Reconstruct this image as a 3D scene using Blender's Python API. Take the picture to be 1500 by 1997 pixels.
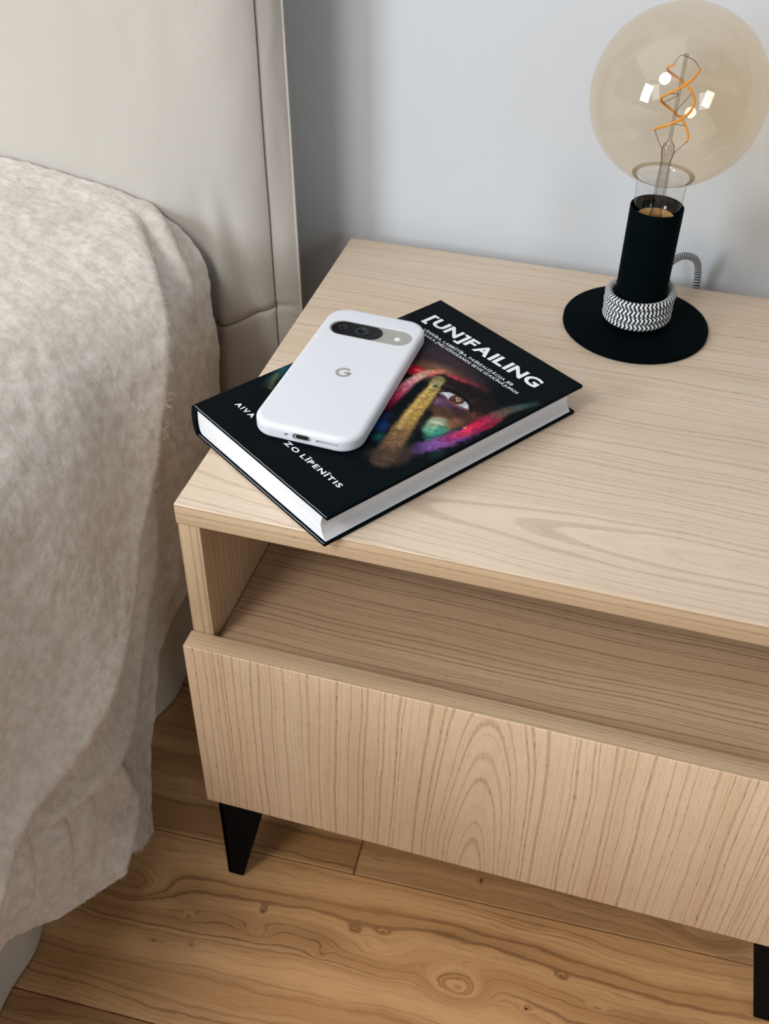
import bpy, bmesh, math, random
import numpy as np
from mathutils import Vector, Matrix

C = bpy.context.scene.collection
for o in list(bpy.data.objects):
    bpy.data.objects.remove(o, do_unlink=True)
scn = bpy.context.scene

# ------------------------------------------------------------------ camera, world, lights, exposure
cam = bpy.data.objects.new('camera', bpy.data.cameras.new('camera'))
C.objects.link(cam)
_rx, _rz, _roll = 0.7169, -0.2661, 0.0194
CAMROT = None
def cam_axes(rx, rz, roll):
    cp, sp = math.cos(rx), math.sin(rx); cy, sy = math.cos(rz), math.sin(rz)
    fwd = Vector((sy*cp, cy*cp, -sp)); right = Vector((cy, -sy, 0)); up = right.cross(fwd)
    c, s = math.cos(roll), math.sin(roll)
    return c*right + s*up, -s*right + c*up, fwd
_r, _u, _f = cam_axes(_rx, _rz, _roll)
M = Matrix((_r, _u, -_f)).transposed().to_4x4()
M.translation = Vector((0.2677, -0.4680, 0.4514))
cam.matrix_world = M
cam.data.sensor_fit = 'HORIZONTAL'; cam.data.sensor_width = 24.0
cam.data.lens = 2108.6/1500*24.0
cam.data.clip_start = 0.02
cam.data.dof.use_dof = True
cam.data.dof.focus_distance = 0.70
cam.data.dof.aperture_fstop = 11.0
scn.camera = cam

world = bpy.data.worlds.new('world'); scn.world = world; world.use_nodes = True
bg = world.node_tree.nodes['Background']
bg.inputs[0].default_value = (0.93, 0.965, 1.0, 1); bg.inputs[1].default_value = 0.14

def area(name, loc, target, energy, size, color, size_y=None, shape=None):
    L = bpy.data.lights.new(name, 'AREA'); L.energy = energy; L.size = size; L.color = color
    if size_y: L.shape = 'RECTANGLE'; L.size_y = size_y
    if shape: L.shape = shape
    o = bpy.data.objects.new(name, L); C.objects.link(o); o.location = loc
    o.rotation_euler = (Vector(target)-Vector(loc)).to_track_quat('-Z', 'Y').to_euler()
    return o
area('window_light', (-2.3, -2.6, 1.15), (0.1, 0.1, -0.1), 84, .85, (0.87, 0.935, 1.0), 1.4)
area('window_light_right', (2.4, -3.0, 1.15), (0.1, 0.1, -0.1), 20, .7, (0.87, 0.935, 1.0), 1.4)
area('ceiling_lamp_light', (-0.75, -1.9, 1.95), (0.1, 0.1, 0), 34, 0.78, (1.0, 0.96, 0.92), shape='DISK')

area('ceiling_bounce', (-1.2, -0.9, 2.15), (-1.2, -0.89, 0), 34, 2.8, (0.94, 0.97, 1.0))
scn.view_settings.view_transform = 'Standard'; scn.view_settings.look = 'None'
scn.view_settings.gamma = 1.0; scn.view_settings.use_curve_mapping = False
scn.view_settings.exposure = 0.0

# ------------------------------------------------------------------ helpers
def s2l(c):
    return tuple(((v/255)/12.92 if v/255 <= 0.04045 else ((v/255+0.055)/1.055)**2.4) for v in c[:3])
def s2l4(c): return s2l(c) + (1.0,)

def link(name, me, parent=None, mat=None, smooth=False):
    o = bpy.data.objects.new(name, me); C.objects.link(o)
    if mat is not None: me.materials.append(mat)
    if parent is not None: o.parent = parent
    if smooth: me.polygons.foreach_set('use_smooth', [True]*len(me.polygons))
    return o
def bm_obj(name, bm, parent=None, mat=None, smooth=False):
    me = bpy.data.meshes.new(name); bm.to_mesh(me); bm.free()
    return link(name, me, parent, mat, smooth)
def thing(name, label, cat, loc=(0, 0, 0), rz=0.0, group=None):
    o = bpy.data.objects.new(name, None); C.objects.link(o); o.empty_display_size = 0.02
    o.location = loc; o.rotation_euler = (0, 0, rz); o['label'] = label; o['category'] = cat
    if group: o['group'] = group
    return o
def add_box(bm, x0, x1, y0, y1, z0, z1, bev=0.0, seg=2):
    b2 = bmesh.new()
    bmesh.ops.create_cube(b2, size=1.0)
    for v in b2.verts:
        v.co = Vector((x0+(v.co.x+.5)*(x1-x0), y0+(v.co.y+.5)*(y1-y0), z0+(v.co.z+.5)*(z1-z0)))
    if bev > 0:
        bmesh.ops.bevel(b2, geom=b2.edges[:], offset=bev, segments=seg, affect='EDGES', profile=0.5)
    me = bpy.data.meshes.new('tmp'); b2.to_mesh(me); b2.free(); bm.from_mesh(me); bpy.data.meshes.remove(me)
def box(name, dims, parent=None, mat=None, bev=0.0, seg=2):
    bm = bmesh.new(); add_box(bm, *dims, bev=bev, seg=seg)
    o = bm_obj(name, bm, parent, mat)
    if bev > 0: shade_auto(o)
    return o
def shade_auto(o, ang=35):
    me = o.data
    me.polygons.foreach_set('use_smooth', [True]*len(me.polygons))
    bm = bmesh.new(); bm.from_mesh(me)
    for e in bm.edges:
        e.smooth = not (len(e.link_faces) == 2 and e.calc_face_angle(0) > math.radians(ang))
    bm.to_mesh(me); bm.free()
def lathe(name, prof, parent=None, mat=None, n=96, loc=(0, 0, 0), smooth=True, ang=35):
    vs, fs = [], []
    for r, z in prof:
        for k in range(n):
            a = 2*math.pi*k/n; vs.append((loc[0]+r*math.cos(a), loc[1]+r*math.sin(a), loc[2]+z))
    for i in range(len(prof)-1):
        for k in range(n):
            fs.append((i*n+k, i*n+(k+1) % n, (i+1)*n+(k+1) % n, (i+1)*n+k))
    if prof[0][0] > 1e-6 and prof[0][0] < 1: pass
    me = bpy.data.meshes.new(name); me.from_pydata(vs, [], fs)
    bm = bmesh.new(); bm.from_mesh(me); bmesh.ops.remove_doubles(bm, verts=bm.verts[:], dist=1e-7)
    bmesh.ops.recalc_face_normals(bm, faces=bm.faces[:]); bm.to_mesh(me); bm.free()
    o = link(name, me, parent, mat)
    shade_auto(o, ang); return o
def catmull(pts, n=12):
    P = [np.array(p, float) for p in pts]; P = [2*P[0]-P[1]] + P + [2*P[-1]-P[-2]]; out = []
    for i in range(1, len(P)-2):
        for k in range(n):
            t = k/n
            out.append(0.5*((2*P[i])+(-P[i-1]+P[i+1])*t+(2*P[i-1]-5*P[i]+4*P[i+1]-P[i+2])*t*t+(-P[i-1]+3*P[i]-3*P[i+1]+P[i+2])*t**3))
    out.append(P[-2]); return np.array(out)
def tube(name, path, r, parent=None, mat=None, n=12, uv=False, caps=True):
    path = np.array(path, float); m = len(path)
    T = np.gradient(path, axis=0); T /= np.linalg.norm(T, axis=1)[:, None]
    ref = np.array([0, 0, 1.0]) if abs(T[0][2]) < .9 else np.array([1.0, 0, 0])
    N = np.cross(T[0], ref); N /= np.linalg.norm(N); vs = []
    L = np.concatenate([[0], np.cumsum(np.linalg.norm(np.diff(path, axis=0), axis=1))])
    for i in range(m):
        N = N-T[i]*(N@T[i]); N /= np.linalg.norm(N); B = np.cross(T[i], N)
        rr = r if np.isscalar(r) else r[i]
        for k in range(n):
            a = 2*math.pi*k/n; vs.append(path[i]+rr*(math.cos(a)*N+math.sin(a)*B))
    fs = [(i*n+k, i*n+(k+1) % n, (i+1)*n+(k+1) % n, (i+1)*n+k) for i in range(m-1) for k in range(n)]
    nf = len(fs)
    if caps: fs += [tuple(range(n))[::-1], tuple((m-1)*n+k for k in range(n))]
    me = bpy.data.meshes.new(name); me.from_pydata([tuple(v) for v in vs], [], fs)
    if uv:
        ul = me.uv_layers.new(name='UVMap'); d = np.zeros((len(me.loops), 2), np.float32); q = 0
        for f in range(nf):
            i, k = divmod(f, n)
            for (a, b) in ((i, k), (i, k+1), (i+1, k+1), (i+1, k)):
                d[q] = (L[a], b/n); q += 1
        ul.data.foreach_set('uv', d.ravel())
    return link(name, me, parent, mat, smooth=True)
def grid_mesh(name, P, parent=None, mat=None, smooth=True, keep=None):
    """P: (a, b, 3) array of points"""
    a, b = P.shape[:2]
    idx = np.arange(a*b).reshape(a, b)
    F = np.stack([idx[:-1, :-1], idx[1:, :-1], idx[1:, 1:], idx[:-1, 1:]], -1).reshape(-1, 4)
    me = bpy.data.meshes.new(name)
    me.vertices.add(a*b); me.vertices.foreach_set('co', P.reshape(-1).astype(np.float32))
    me.loops.add(len(F)*4); me.loops.foreach_set('vertex_index', F.reshape(-1).astype(np.int32))
    me.polygons.add(len(F)); me.polygons.foreach_set('loop_start', np.arange(0, len(F)*4, 4, dtype=np.int32))
    try: me.polygons.foreach_set('loop_total', np.full(len(F), 4, np.int32))
    except Exception: pass
    me.update(calc_edges=True)
    return link(name, me, parent, mat, smooth)
def vnoise(x, y, seed=0):
    rs = np.random.RandomState(seed); G = rs.rand(256, 256)
    xi = np.floor(x).astype(int); yi = np.floor(y).astype(int); fx = x-xi; fy = y-yi
    fx = fx*fx*(3-2*fx); fy = fy*fy*(3-2*fy)
    a = G[xi % 256, yi % 256]; b = G[(xi+1) % 256, yi % 256]; c = G[xi % 256, (yi+1) % 256]; d = G[(xi+1) % 256, (yi+1) % 256]
    return (a*(1-fx)+b*fx)*(1-fy)+(c*(1-fx)+d*fx)*fy
def baked(o):
    """mesh of o with its modifiers applied"""
    dg = bpy.context.evaluated_depsgraph_get(); dg.update()
    return bpy.data.meshes.new_from_object(o.evaluated_get(dg))

# ------------------------------------------------------------------ node helper
class G:
    def __init__(self, name):
        self.m = bpy.data.materials.new(name); self.m.use_nodes = True
        self.nt = self.m.node_tree; self.nt.nodes.clear()
        self.out = self.nt.nodes.new('ShaderNodeOutputMaterial')
    def node(self, t, **kw):
        n = self.nt.nodes.new(t)
        for k, v in kw.items(): setattr(n, k, v)
        return n
    def put(self, sock, v):
        if hasattr(v, 'is_output') or isinstance(v, bpy.types.NodeSocket): self.nt.links.new(v, sock)
        else:
            if sock.type in ('RGBA',) and len(v) == 3: v = tuple(v)+(1,)
            sock.default_value = v
    def m_(self, op, a, b=None, c=None, clamp=False):
        n = self.node('ShaderNodeMath', operation=op); n.use_clamp = clamp
        self.put(n.inputs[0], a)
        if b is not None: self.put(n.inputs[1], b)
        if c is not None: self.put(n.inputs[2], c)
        return n.outputs[0]
    def add(self, a, b): return self.m_('ADD', a, b)
    def sub(self, a, b): return self.m_('SUBTRACT', a, b)
    def mul(self, a, b): return self.m_('MULTIPLY', a, b)
    def coords(self):
        t = self.node('ShaderNodeTexCoord'); s = self.node('ShaderNodeSeparateXYZ')
        self.nt.links.new(t.outputs['Object'], s.inputs[0]); return s.outputs[0], s.outputs[1], s.outputs[2]
    def vec(self, x, y, z):
        n = self.node('ShaderNodeCombineXYZ'); self.put(n.inputs[0], x); self.put(n.inputs[1], y); self.put(n.inputs[2], z); return n.outputs[0]
    def noise(self, v, scale=1.0, detail=2.0, rough=0.5, dim='3D', w=None, dist=0.0):
        n = self.node('ShaderNodeTexNoise', noise_dimensions=dim)
        if v is not None: self.put(n.inputs['Vector'], v)
        if w is not None: self.put(n.inputs['W'], w)
        n.inputs['Scale'].default_value = scale; n.inputs['Detail'].default_value = detail
        n.inputs['Roughness'].default_value = rough; n.inputs['Distortion'].default_value = dist
        return n.outputs[0]
    def rng(self, v, a, b, c=0.0, d=1.0, smooth=True):
        n = self.node('ShaderNodeMapRange'); n.interpolation_type = 'SMOOTHSTEP' if smooth else 'LINEAR'
        self.put(n.inputs[0], v); n.inputs[1].default_value = a; n.inputs[2].default_value = b
        n.inputs[3].default_value = c; n.inputs[4].default_value = d; return n.outputs[0]
    def mix(self, f, a, b, mode='MIX'):
        n = self.node('ShaderNodeMix', data_type='RGBA', blend_type=mode)
        self.put(n.inputs[0], f); self.put(n.inputs[6], a); self.put(n.inputs[7], b); return n.outputs[2]
    def bsdf(self, col, rough=0.5, metal=0.0, spec=0.5, bump=None, bstr=0.3, bdist=0.001, **kw):
        n = self.node('ShaderNodeBsdfPrincipled')
        self.put(n.inputs['Base Color'], col); self.put(n.inputs['Roughness'], rough)
        n.inputs['Metallic'].default_value = metal; n.inputs['Specular IOR Level'].default_value = spec
        for k, v in kw.items(): self.put(n.inputs[k.replace('_', ' ')], v)
        if bump is not None:
            b = self.node('ShaderNodeBump'); b.inputs['Strength'].default_value = bstr; b.inputs['Distance'].default_value = bdist
            self.put(b.inputs['Height'], bump); self.nt.links.new(b.outputs[0], n.inputs['Normal'])
        self.nt.links.new(n.outputs[0], self.out.inputs[0]); return self.m
def plain(name, rgb, rough=0.5, metal=0.0, spec=0.5, grain=0.0, gscale=900, **kw):
    g = G(name); t = g.node('ShaderNodeTexCoord')
    col = s2l4(rgb); b = None
    if grain > 0:
        n = g.noise(t.outputs['Object'], gscale, 3, .6); b = n
        col = g.mix(g.rng(n, .3, .7), tuple(c*(1-grain) for c in s2l(rgb)), tuple(min(1, c*(1+grain)) for c in s2l(rgb)))
    return g.bsdf(col, rough, metal, spec, b, .15, .0003, **kw)

def oak(name, along, across, light, mid, dark, centre=0.0, depth=0.03, tilt=0.35, apex=0.0, freq=150.0, warp=0.006, pore=0.8, seed=0.0, soft=0.6, rough=0.45):
    """oak veneer cut: growth rings are cones around a tilted pith, so plain-sawn arches appear at 'centre'"""
    g = G(name); X = g.coords(); v = X['xyz'.index(along)]; u = X['xyz'.index(across)]
    third = X[3-'xyz'.index(along)-'xyz'.index(across)]
    vv = g.add(v, seed*.37)
    w1 = g.noise(g.vec(g.mul(u, 14), g.mul(vv, 4.0), seed), 1, 3, .5)
    w2 = g.noise(g.vec(g.mul(u, 90), g.mul(vv, 12), seed+3), 1, 2, .5)
    wob = g.add(g.mul(g.sub(w1, .5), warp*4), g.mul(g.sub(w2, .5), warp*.45))
    uu = g.add(g.add(g.sub(u, centre), wob), g.mul(third, .4))
    dd = g.add(g.mul(g.sub(v, apex), tilt), depth)
    r = g.m_('SQRT', g.add(g.mul(uu, uu), g.mul(dd, dd)))
    band = g.noise(None, 1.0, 1.5, .55, '1D', w=g.add(g.mul(r, freq), seed*7))
    band2 = g.noise(None, 1.0, 0, .5, '1D', w=g.add(g.mul(r, freq*2.7), seed*3))
    ring = g.rng(band, .50, .68)
    fine = g.noise(g.vec(g.mul(u, 1300), g.mul(vv, 22), g.mul(third, 300)), 1, 2, .6)
    fine2 = g.noise(g.vec(g.mul(u, 2600), g.mul(vv, 110), g.mul(third, 300)), 1, 1, .5)
    tone = g.noise(g.vec(g.mul(u, 25), g.mul(vv, 3), seed+9), 1, 2, .5)
    c = g.mix(g.rng(tone, .25, .75), light, mid)
    c = g.mix(g.mul(g.rng(band2, .35, .75), .35), c, mid)
    c = g.mix(g.mul(g.rng(fine, .48, .75), soft*.6), c, dark)
    c = g.mix(g.mul(ring, soft), c, dark)
    pores = g.mul(g.rng(fine2, .60, .72), g.add(g.mul(ring, .7), .18))
    c = g.mix(g.mul(pores, pore), c, tuple(k*.5 for k in dark))
    h = g.sub(g.sub(g.mul(fine, .5), g.mul(pores, .9)), g.mul(ring, .2))
    return g.bsdf(c, g.add(rough, g.mul(ring, .1)), 0, .35, h, .35, .0006)

# palette
OL, OM, OD = s2l((216, 197, 176)), s2l((206, 184, 160)), s2l((166, 138, 110))
FL, FM, FD = s2l((208, 182, 150)), s2l((194, 166, 132)), s2l((138, 108, 78))
m_top = oak('oak_top', 'x', 'y', OL, OM, OD, centre=.045, depth=.0, tilt=.07, apex=.42, freq=330, warp=.007, pore=.5, seed=1.3, soft=.34)
m_top_edge = oak('oak_edge', 'x', 'z', FL, FM, FD, centre=.3, depth=.0, tilt=.02, freq=520, warp=.0012, pore=.7, seed=2.1, soft=.35)
m_side = oak('oak_side', 'z', 'x', FL, FM, FD, centre=-.3, depth=.0, tilt=.02, freq=420, warp=.0015, pore=.7, seed=4.1, soft=.35)
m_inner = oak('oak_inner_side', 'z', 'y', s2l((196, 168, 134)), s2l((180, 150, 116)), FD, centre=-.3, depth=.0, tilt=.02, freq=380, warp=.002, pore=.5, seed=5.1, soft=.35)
m_lip = oak('oak_lip', 'x', 'y', FL, FM, FD, centre=.4, depth=.0, tilt=.02, freq=420, warp=.0015, pore=.6, seed=3.1, soft=.32)
m_shelf = oak('oak_shelf', 'x', 'y', s2l((208, 178, 146)), s2l((190, 159, 127)), s2l((126, 98, 72)), centre=.50, depth=.0, tilt=.05, freq=420, warp=.004, pore=.9, seed=6.4, soft=.5)
m_front = oak('oak_drawer', 'z', 'x', s2l((232, 205, 173)), s2l((221, 190, 156)), s2l((158, 120, 86)), centre=.213, depth=.0, tilt=.125, apex=-.335, freq=400, warp=.0035, pore=1.0, seed=7.7, soft=.42)

m_black = plain('black_powder_coat', (3, 10, 13), .65, 0, .02, .1, 2500)
m_blackleg = plain('black_leg_metal', (4, 6, 8), .7, 0, .1)
m_wall = plain('wall_paint', (203, 206, 209), .9, 0, .1, .01, 600)

# ------------------------------------------------------------------ setting
FZ = -0.42
FA = math.radians(2.4)
box('wall_back', (-2.2, 2.4, .410, .50, FZ, 2.3), None, m_wall)['kind'] = 'structure'
floor = bpy.data.objects.new('floor', None); C.objects.link(floor); floor['kind'] = 'structure'
floor.rotation_euler = (0, 0, FA); floor.location = (0, 0, 0)

def floor_mat(name, knots, seed, tint=1.0, strong=1.0):
    g = G(name); p, q, z = g.coords()
    light, mid, dk, vd = [tuple(k*tint for k in s2l(c)) for c in ((228, 178, 124), (200, 150, 98), (112, 74, 43), (50, 30, 18))]
    ps = g.add(p, seed*3.1)
    w1 = g.noise(g.vec(g.mul(ps, 3.2), g.mul(q, 9), seed), 1, 3, .55)
    w2 = g.noise(g.vec(g.mul(ps, 16), g.mul(q, 45), seed+5), 1, 3, .6)
    w3 = g.noise(g.vec(g.mul(ps, 60), g.mul(q, 130), seed+8), 1, 2, .5)
    f = g.add(q, g.add(g.mul(g.sub(w1, .5), .052*strong), g.add(g.mul(g.sub(w2, .5), .010*strong), g.mul(g.sub(w3, .5), .0025))))
    core = None
    for (kp, kq, ap, aq, amp, dark) in knots:
        d = g.add(g.m_('POWER', g.m_('ABSOLUTE', g.mul(g.sub(g.add(p, g.mul(g.sub(w2, .5), .01)), kp), 1/ap)), 2.0),
                  g.m_('POWER', g.m_('ABSOLUTE', g.mul(g.sub(g.add(q, g.mul(g.sub(w3, .5), .006)), kq), 1/aq)), 2.0))
        e = g.m_('EXPONENT', g.mul(d, -1.0))
        f = g.add(f, g.mul(e, amp))
        if dark > 0:
            cc = g.mul(g.rng(e, .80, .95), dark)
            core = cc if core is None else g.m_('MAXIMUM', core, cc)
    band = g.noise(None, 1.0, 2.5, .6, '1D', w=g.add(g.mul(f, 170), seed*11))
    band2 = g.noise(None, 1.0, 1.5, .5, '1D', w=g.add(g.mul(f, 520), seed*9))
    band3 = g.noise(None, 1.0, 1, .5, '1D', w=g.add(g.mul(f, 34), seed*5))
    area_ = g.noise(g.vec(g.mul(ps, 5), g.mul(q, 16), seed+2), 1, 2, .5)
    ring = g.mul(g.rng(band, .50, .74), g.rng(area_, .25, .60, .35, 1.0))
    fine = g.noise(g.vec(g.mul(ps, 30), g.mul(f, 1100), seed), 1, 3, .65)
    fibre = g.noise(g.vec(g.mul(ps, 55), g.mul(q, 2300), seed), 1, 2, .6)
    c = g.mix(g.rng(band3, .32, .66), light, mid)
    c = g.mix(g.mul(g.rng(area_, .52, .78), .35), c, dk)
    c = g.mix(g.mul(ring, .62), c, dk)
    c = g.mix(g.mul(g.mul(g.rng(band2, .50, .72), g.rng(area_, .40, .62)), .38), c, dk)
    c = g.mix(g.mul(g.rng(fine, .48, .78), .30), c, dk)
    c = g.mix(g.mul(g.rng(fibre, .45, .75), .22), c, dk)
    if core is not None: c = g.mix(core, c, vd)
    return g.bsdf(c, g.add(.42, g.mul(ring, .12)), 0, .35, g.sub(g.mul(fine, .4), g.mul(ring, .5)), .3, .0006)

KN = [(.2205, -.062, .021, .0125, .052, .0), (.2230, -.0625, .010, .005, .015, .25), (.2803, -.0667, .0045, .0022, .006, 1.0), (-.078, -.040, .036, .017, .046, .0), (.150, -.058, .05, .018, .011, 0), (.33, -.10, .06, .02, .025, 0), (.0479, -.038, .004, .004, .012, .6), (-.0126, -.0594, .006, .005, .010, .4),
      (.1269, -.0351, .006, .004, .010, .6), (.1508, -.0319, .006, .003, .008, .5), (-.0334, -.0859, .008, .003, .010, .45), (-.003, -.082, .006, .004, .008, .3),
      (.0472, -.0575, .016, .007, .012, .0), (.1078, -.0631, .006, .005, .006, .25), (.3033, -.0328, .006, .003, .008, .55), (.3344, -.052, .008, .003, .010, .5)]
m_f_main = floor_mat('walnut_plank_knots', KN, 1.7)
m_f_a = floor_mat('walnut_plank_a', [(.2252, .0357, .003, .006, .006, .8), (.42, .04, .03, .02, .03, 0)], 4.9, .72)
m_f_b = floor_mat('walnut_plank_b', [(.02, .09, .02, .008, .02, .3)], 8.3, .80)
m_f_c = floor_mat('walnut_plank_c', [(.1, -.23, .02, .01, .02, .3)], 12.1, .74)
PW = 0.1645
q0 = 0.0150       # joint under the drawer
butts = {0: [.1135, -.95, 1.6], -1: [-1.05, .95], 1: [-.35, 1.1], -2: [-.4, .7], 2: [-.7, .5], -3: [-.9, .6]}
def plank(p0, p1, row, mat):
    qa = q0+row*PW; g_ = .0004
    o = box('plank', (p0+g_, p1-g_, qa+g_, qa+PW-g_, FZ-.014, FZ), floor, mat, .0009, 1)
    return o
for row in range(-4, 3):
    bs = sorted(butts.get(row, [.0])); xs = [-1.8]+bs+[2.0]
    for i in range(len(xs)-1):
        if row == -1: mt = m_f_main if i == 1 else m_f_b
        elif row == 0: mt = m_f_b if i == 1 else m_f_a
        else: mt = (m_f_c, m_f_a, m_f_b)[(row+i) % 3]
        plank(xs[i], xs[i+1], row, mt)
box('subfloor', (-3.0, 3.0, -4.0, .6, FZ-.05, FZ-.0145), floor, m_f_c)
far = box('plank_field', (-3.0, 3.0, -4.0, q0-4*PW, FZ-.0145, FZ-.0005), floor, m_f_c); far['kind'] = 'stuff'

# ------------------------------------------------------------------ nightstand
W, D = .481, .3833
ns = thing('nightstand', 'pale oak bedside cabinet with open shelf, one drawer and black metal legs', 'nightstand')
T = .0167; TS = .0165
box('top_panel', (0, W, 0, D, -T, 0), ns, m_top, .0011, 3)
top = ns.children[0]
top.data.materials.append(m_top_edge)
for p in top.data.polygons:
    if abs(p.normal.z) < .6: p.material_index = 1
BZ = -.300
for xx in (0.0008, W-TS-.0008):
    s = box('side_panel', (xx, xx+TS-.0008, .0004, D-.004, BZ, -T-.0002), ns, m_side, .0009, 2)
    s.data.materials.append(m_inner)
    for p in s.data.polygons:
        if abs(p.normal.x) > .6: p.material_index = 1
box('shelf_panel', (TS+.0004, W-TS-.0004, .004, D-.005, -.127-.016, -.127), ns, m_shelf, .0006, 1)
box('back_panel', (TS, W-TS, D-.010, D-.004, BZ, -T), ns, m_inner)
box('bottom_panel', (TS, W-TS, .002, D-.006, BZ, BZ+.014), ns, m_shelf)
d = box('drawer_front', (0, W, -.0163, -.0004, -.303, -.1173), ns, m_front, .0011, 3)
d.data.materials.append(m_lip)
for p in d.data.polygons:
    if abs(p.normal.y) < .6: p.material_index = 1
bm = bmesh.new()
add_box(bm, TS+.004, TS+.016, .001, D-.03, -.285, -.15); add_box(bm, W-TS-.016, W-TS-.004, .001, D-.03, -.285, -.15)
add_box(bm, TS+.004, W-TS-.004, D-.04, D-.03, -.285, -.15); add_box(bm, TS+.004, W-TS-.004, .001, D-.03, -.285, -.280)
bm_obj('drawer_box', bm, ns, m_inner)
def leg(cx, cy, sx, sy):
    """folded sheet leg: two tapered plates meeting at the corner (cx, cy)"""
    bm = bmesh.new(); t = .003
    zt, zs, zb = BZ-.0005, -.312, FZ
    for plane in 'xy':
        prof = [(0, zt), (.0385 if plane == 'x' else .045, zt), (.0385 if plane == 'x' else .045, zs), (.014, zb+.0015), (.0125, zb), (.0015, zb), (0, zb+.0015)]
        vs = []
        for off in (0, t):
            row = []
            for (w_, z) in prof:
                row.append(bm.verts.new((cx+sx*w_, cy+sy*off, z) if plane == 'x' else (cx+sx*off, cy+sy*w_, z)))
            vs.append(row)
        bm.faces.new(vs[0]); bm.faces.new(vs[1][::-1])
        n = len(prof)
        for k in range(n): bm.faces.new((vs[0][k], vs[0][(k+1) % n], vs[1][(k+1) % n], vs[1][k]))
    add_box(bm, min(cx, cx+sx*.045), max(cx, cx+sx*.045), min(cy, cy+sy*.045), max(cy, cy+sy*.045), BZ-.003, BZ)
    bmesh.ops.recalc_face_normals(bm, faces=bm.faces[:])
    return bm_obj('leg', bm, ns, m_blackleg)
leg(.0065, -.0100, 1, 1); leg(W-.0095, -.0100, -1, 1); leg(.0065, D-.012, 1, -1); leg(W-.0065, D-.012, -1, -1)

# ------------------------------------------------------------------ book
BT = .0262
BA = .5992
bk = thing('book', 'thick black hardcover book with a painted face on its cover, lying under the phone', 'book', (-.0138, .0705, 0), -BA)
m_cover = plain('black_laminate', (5, 13, 17), .45, 0, .03, .03, 700)
m_edge_line = plain('pale_cover_edge', (190, 194, 198), .4)
BW, BL = .1478, .2238
def shift_box(name, u0, u1, v0, v1, z0, z1, mat, bev): return box(name, (u0, u1, v0, v1, z0, z1), bk, mat, bev, 2)
bt = .0024
shift_box('top_cover', 0, BW, 0, BL, BT-bt, BT, m_cover, .0005)
shift_box('bottom_cover', 0, BW-.0035, .0, BL, .0002, bt, m_cover, .0005)
# rounded spine
sp = []
for k in range(13):
    a = -math.pi/2+math.pi*k/12; sp.append((-.0052*math.cos(a)**.8 if math.cos(a) > 0 else 0, BT/2+.0130*math.sin(a)))
bm = bmesh.new(); rows = []
for vv in (0, BL):
    rows.append([bm.verts.new((x+.001, vv, z)) for x, z in sp]+[bm.verts.new((x*.55+.0030, vv, BT/2+(z-BT/2)*.84)) for x, z in sp[::-1]])
n = len(rows[0])
for k in range(n): bm.faces.new((rows[0][k], rows[0][(k+1) % n], rows[1][(k+1) % n], rows[1][k]))
bm.faces.new(rows[0]); bm.faces.new(rows[1][::-1]); bmesh.ops.recalc_face_normals(bm, faces=bm.faces[:])
shade_auto(bm_obj('spine', bm, bk, m_cover), 50)
# page block: convex at the spine, concave fore-edge
g = G('book_pages'); x_, y_, z_ = g.coords()
ln = g.noise(g.vec(g.mul(x_, 6), g.mul(y_, 6), g.mul(z_, 4200)), 1, 2, .6)
ln2 = g.noise(g.vec(g.mul(x_, 2), g.mul(y_, 2), g.mul(z_, 900)), 1, 1, .6)
m_pages = g.bsdf(g.mix(g.rng(g.add(g.mul(ln, .6), g.mul(ln2, .4)), .35, .62), s2l((222, 223, 226)), s2l((238, 239, 241))), .8, 0, .2, ln, .25, .0003)
z0, z1 = bt, BT-bt; bm = bmesh.new(); rows = []
NN = 14
prof = []
for k in range(NN+1):
    s = k/NN; prof.append((.0035-.0050*math.sin(math.pi*s)**.7, z0+(z1-z0)*s))
for k in range(NN, -1, -1):
    s = k/NN; prof.append((BW-.0050-.0045*math.sin(math.pi*s)**.8, z0+(z1-z0)*s))
for vv in (.0022, BL-.0035): rows.append([bm.verts.new((x, vv, z)) for x, z in prof])
n = len(prof)
for k in range(n): bm.faces.new((rows[0][k], rows[0][(k+1) % n], rows[1][(k+1) % n], rows[1][k]))
bm.faces.new(rows[0]); bm.faces.new(rows[1][::-1]); bmesh.ops.recalc_face_normals(bm, faces=bm.faces[:])
shade_auto(bm_obj('page_block', bm, bk, m_pages), 40)
for zz, u1 in ((BT-.0002, BW), (bt-.0002, BW-.0035)):  # thin pale line along the tail edge of each cover board
    P = [(0.001+(u1-.0015)*k/40, .0003+.00012*math.sin(k*1.9), zz+.0002) for k in range(41)]
    tube('cover_edge_line', P, .00016, bk, m_edge_line, 6)['label'] = 'thin pale line on the cover edge'

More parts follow.
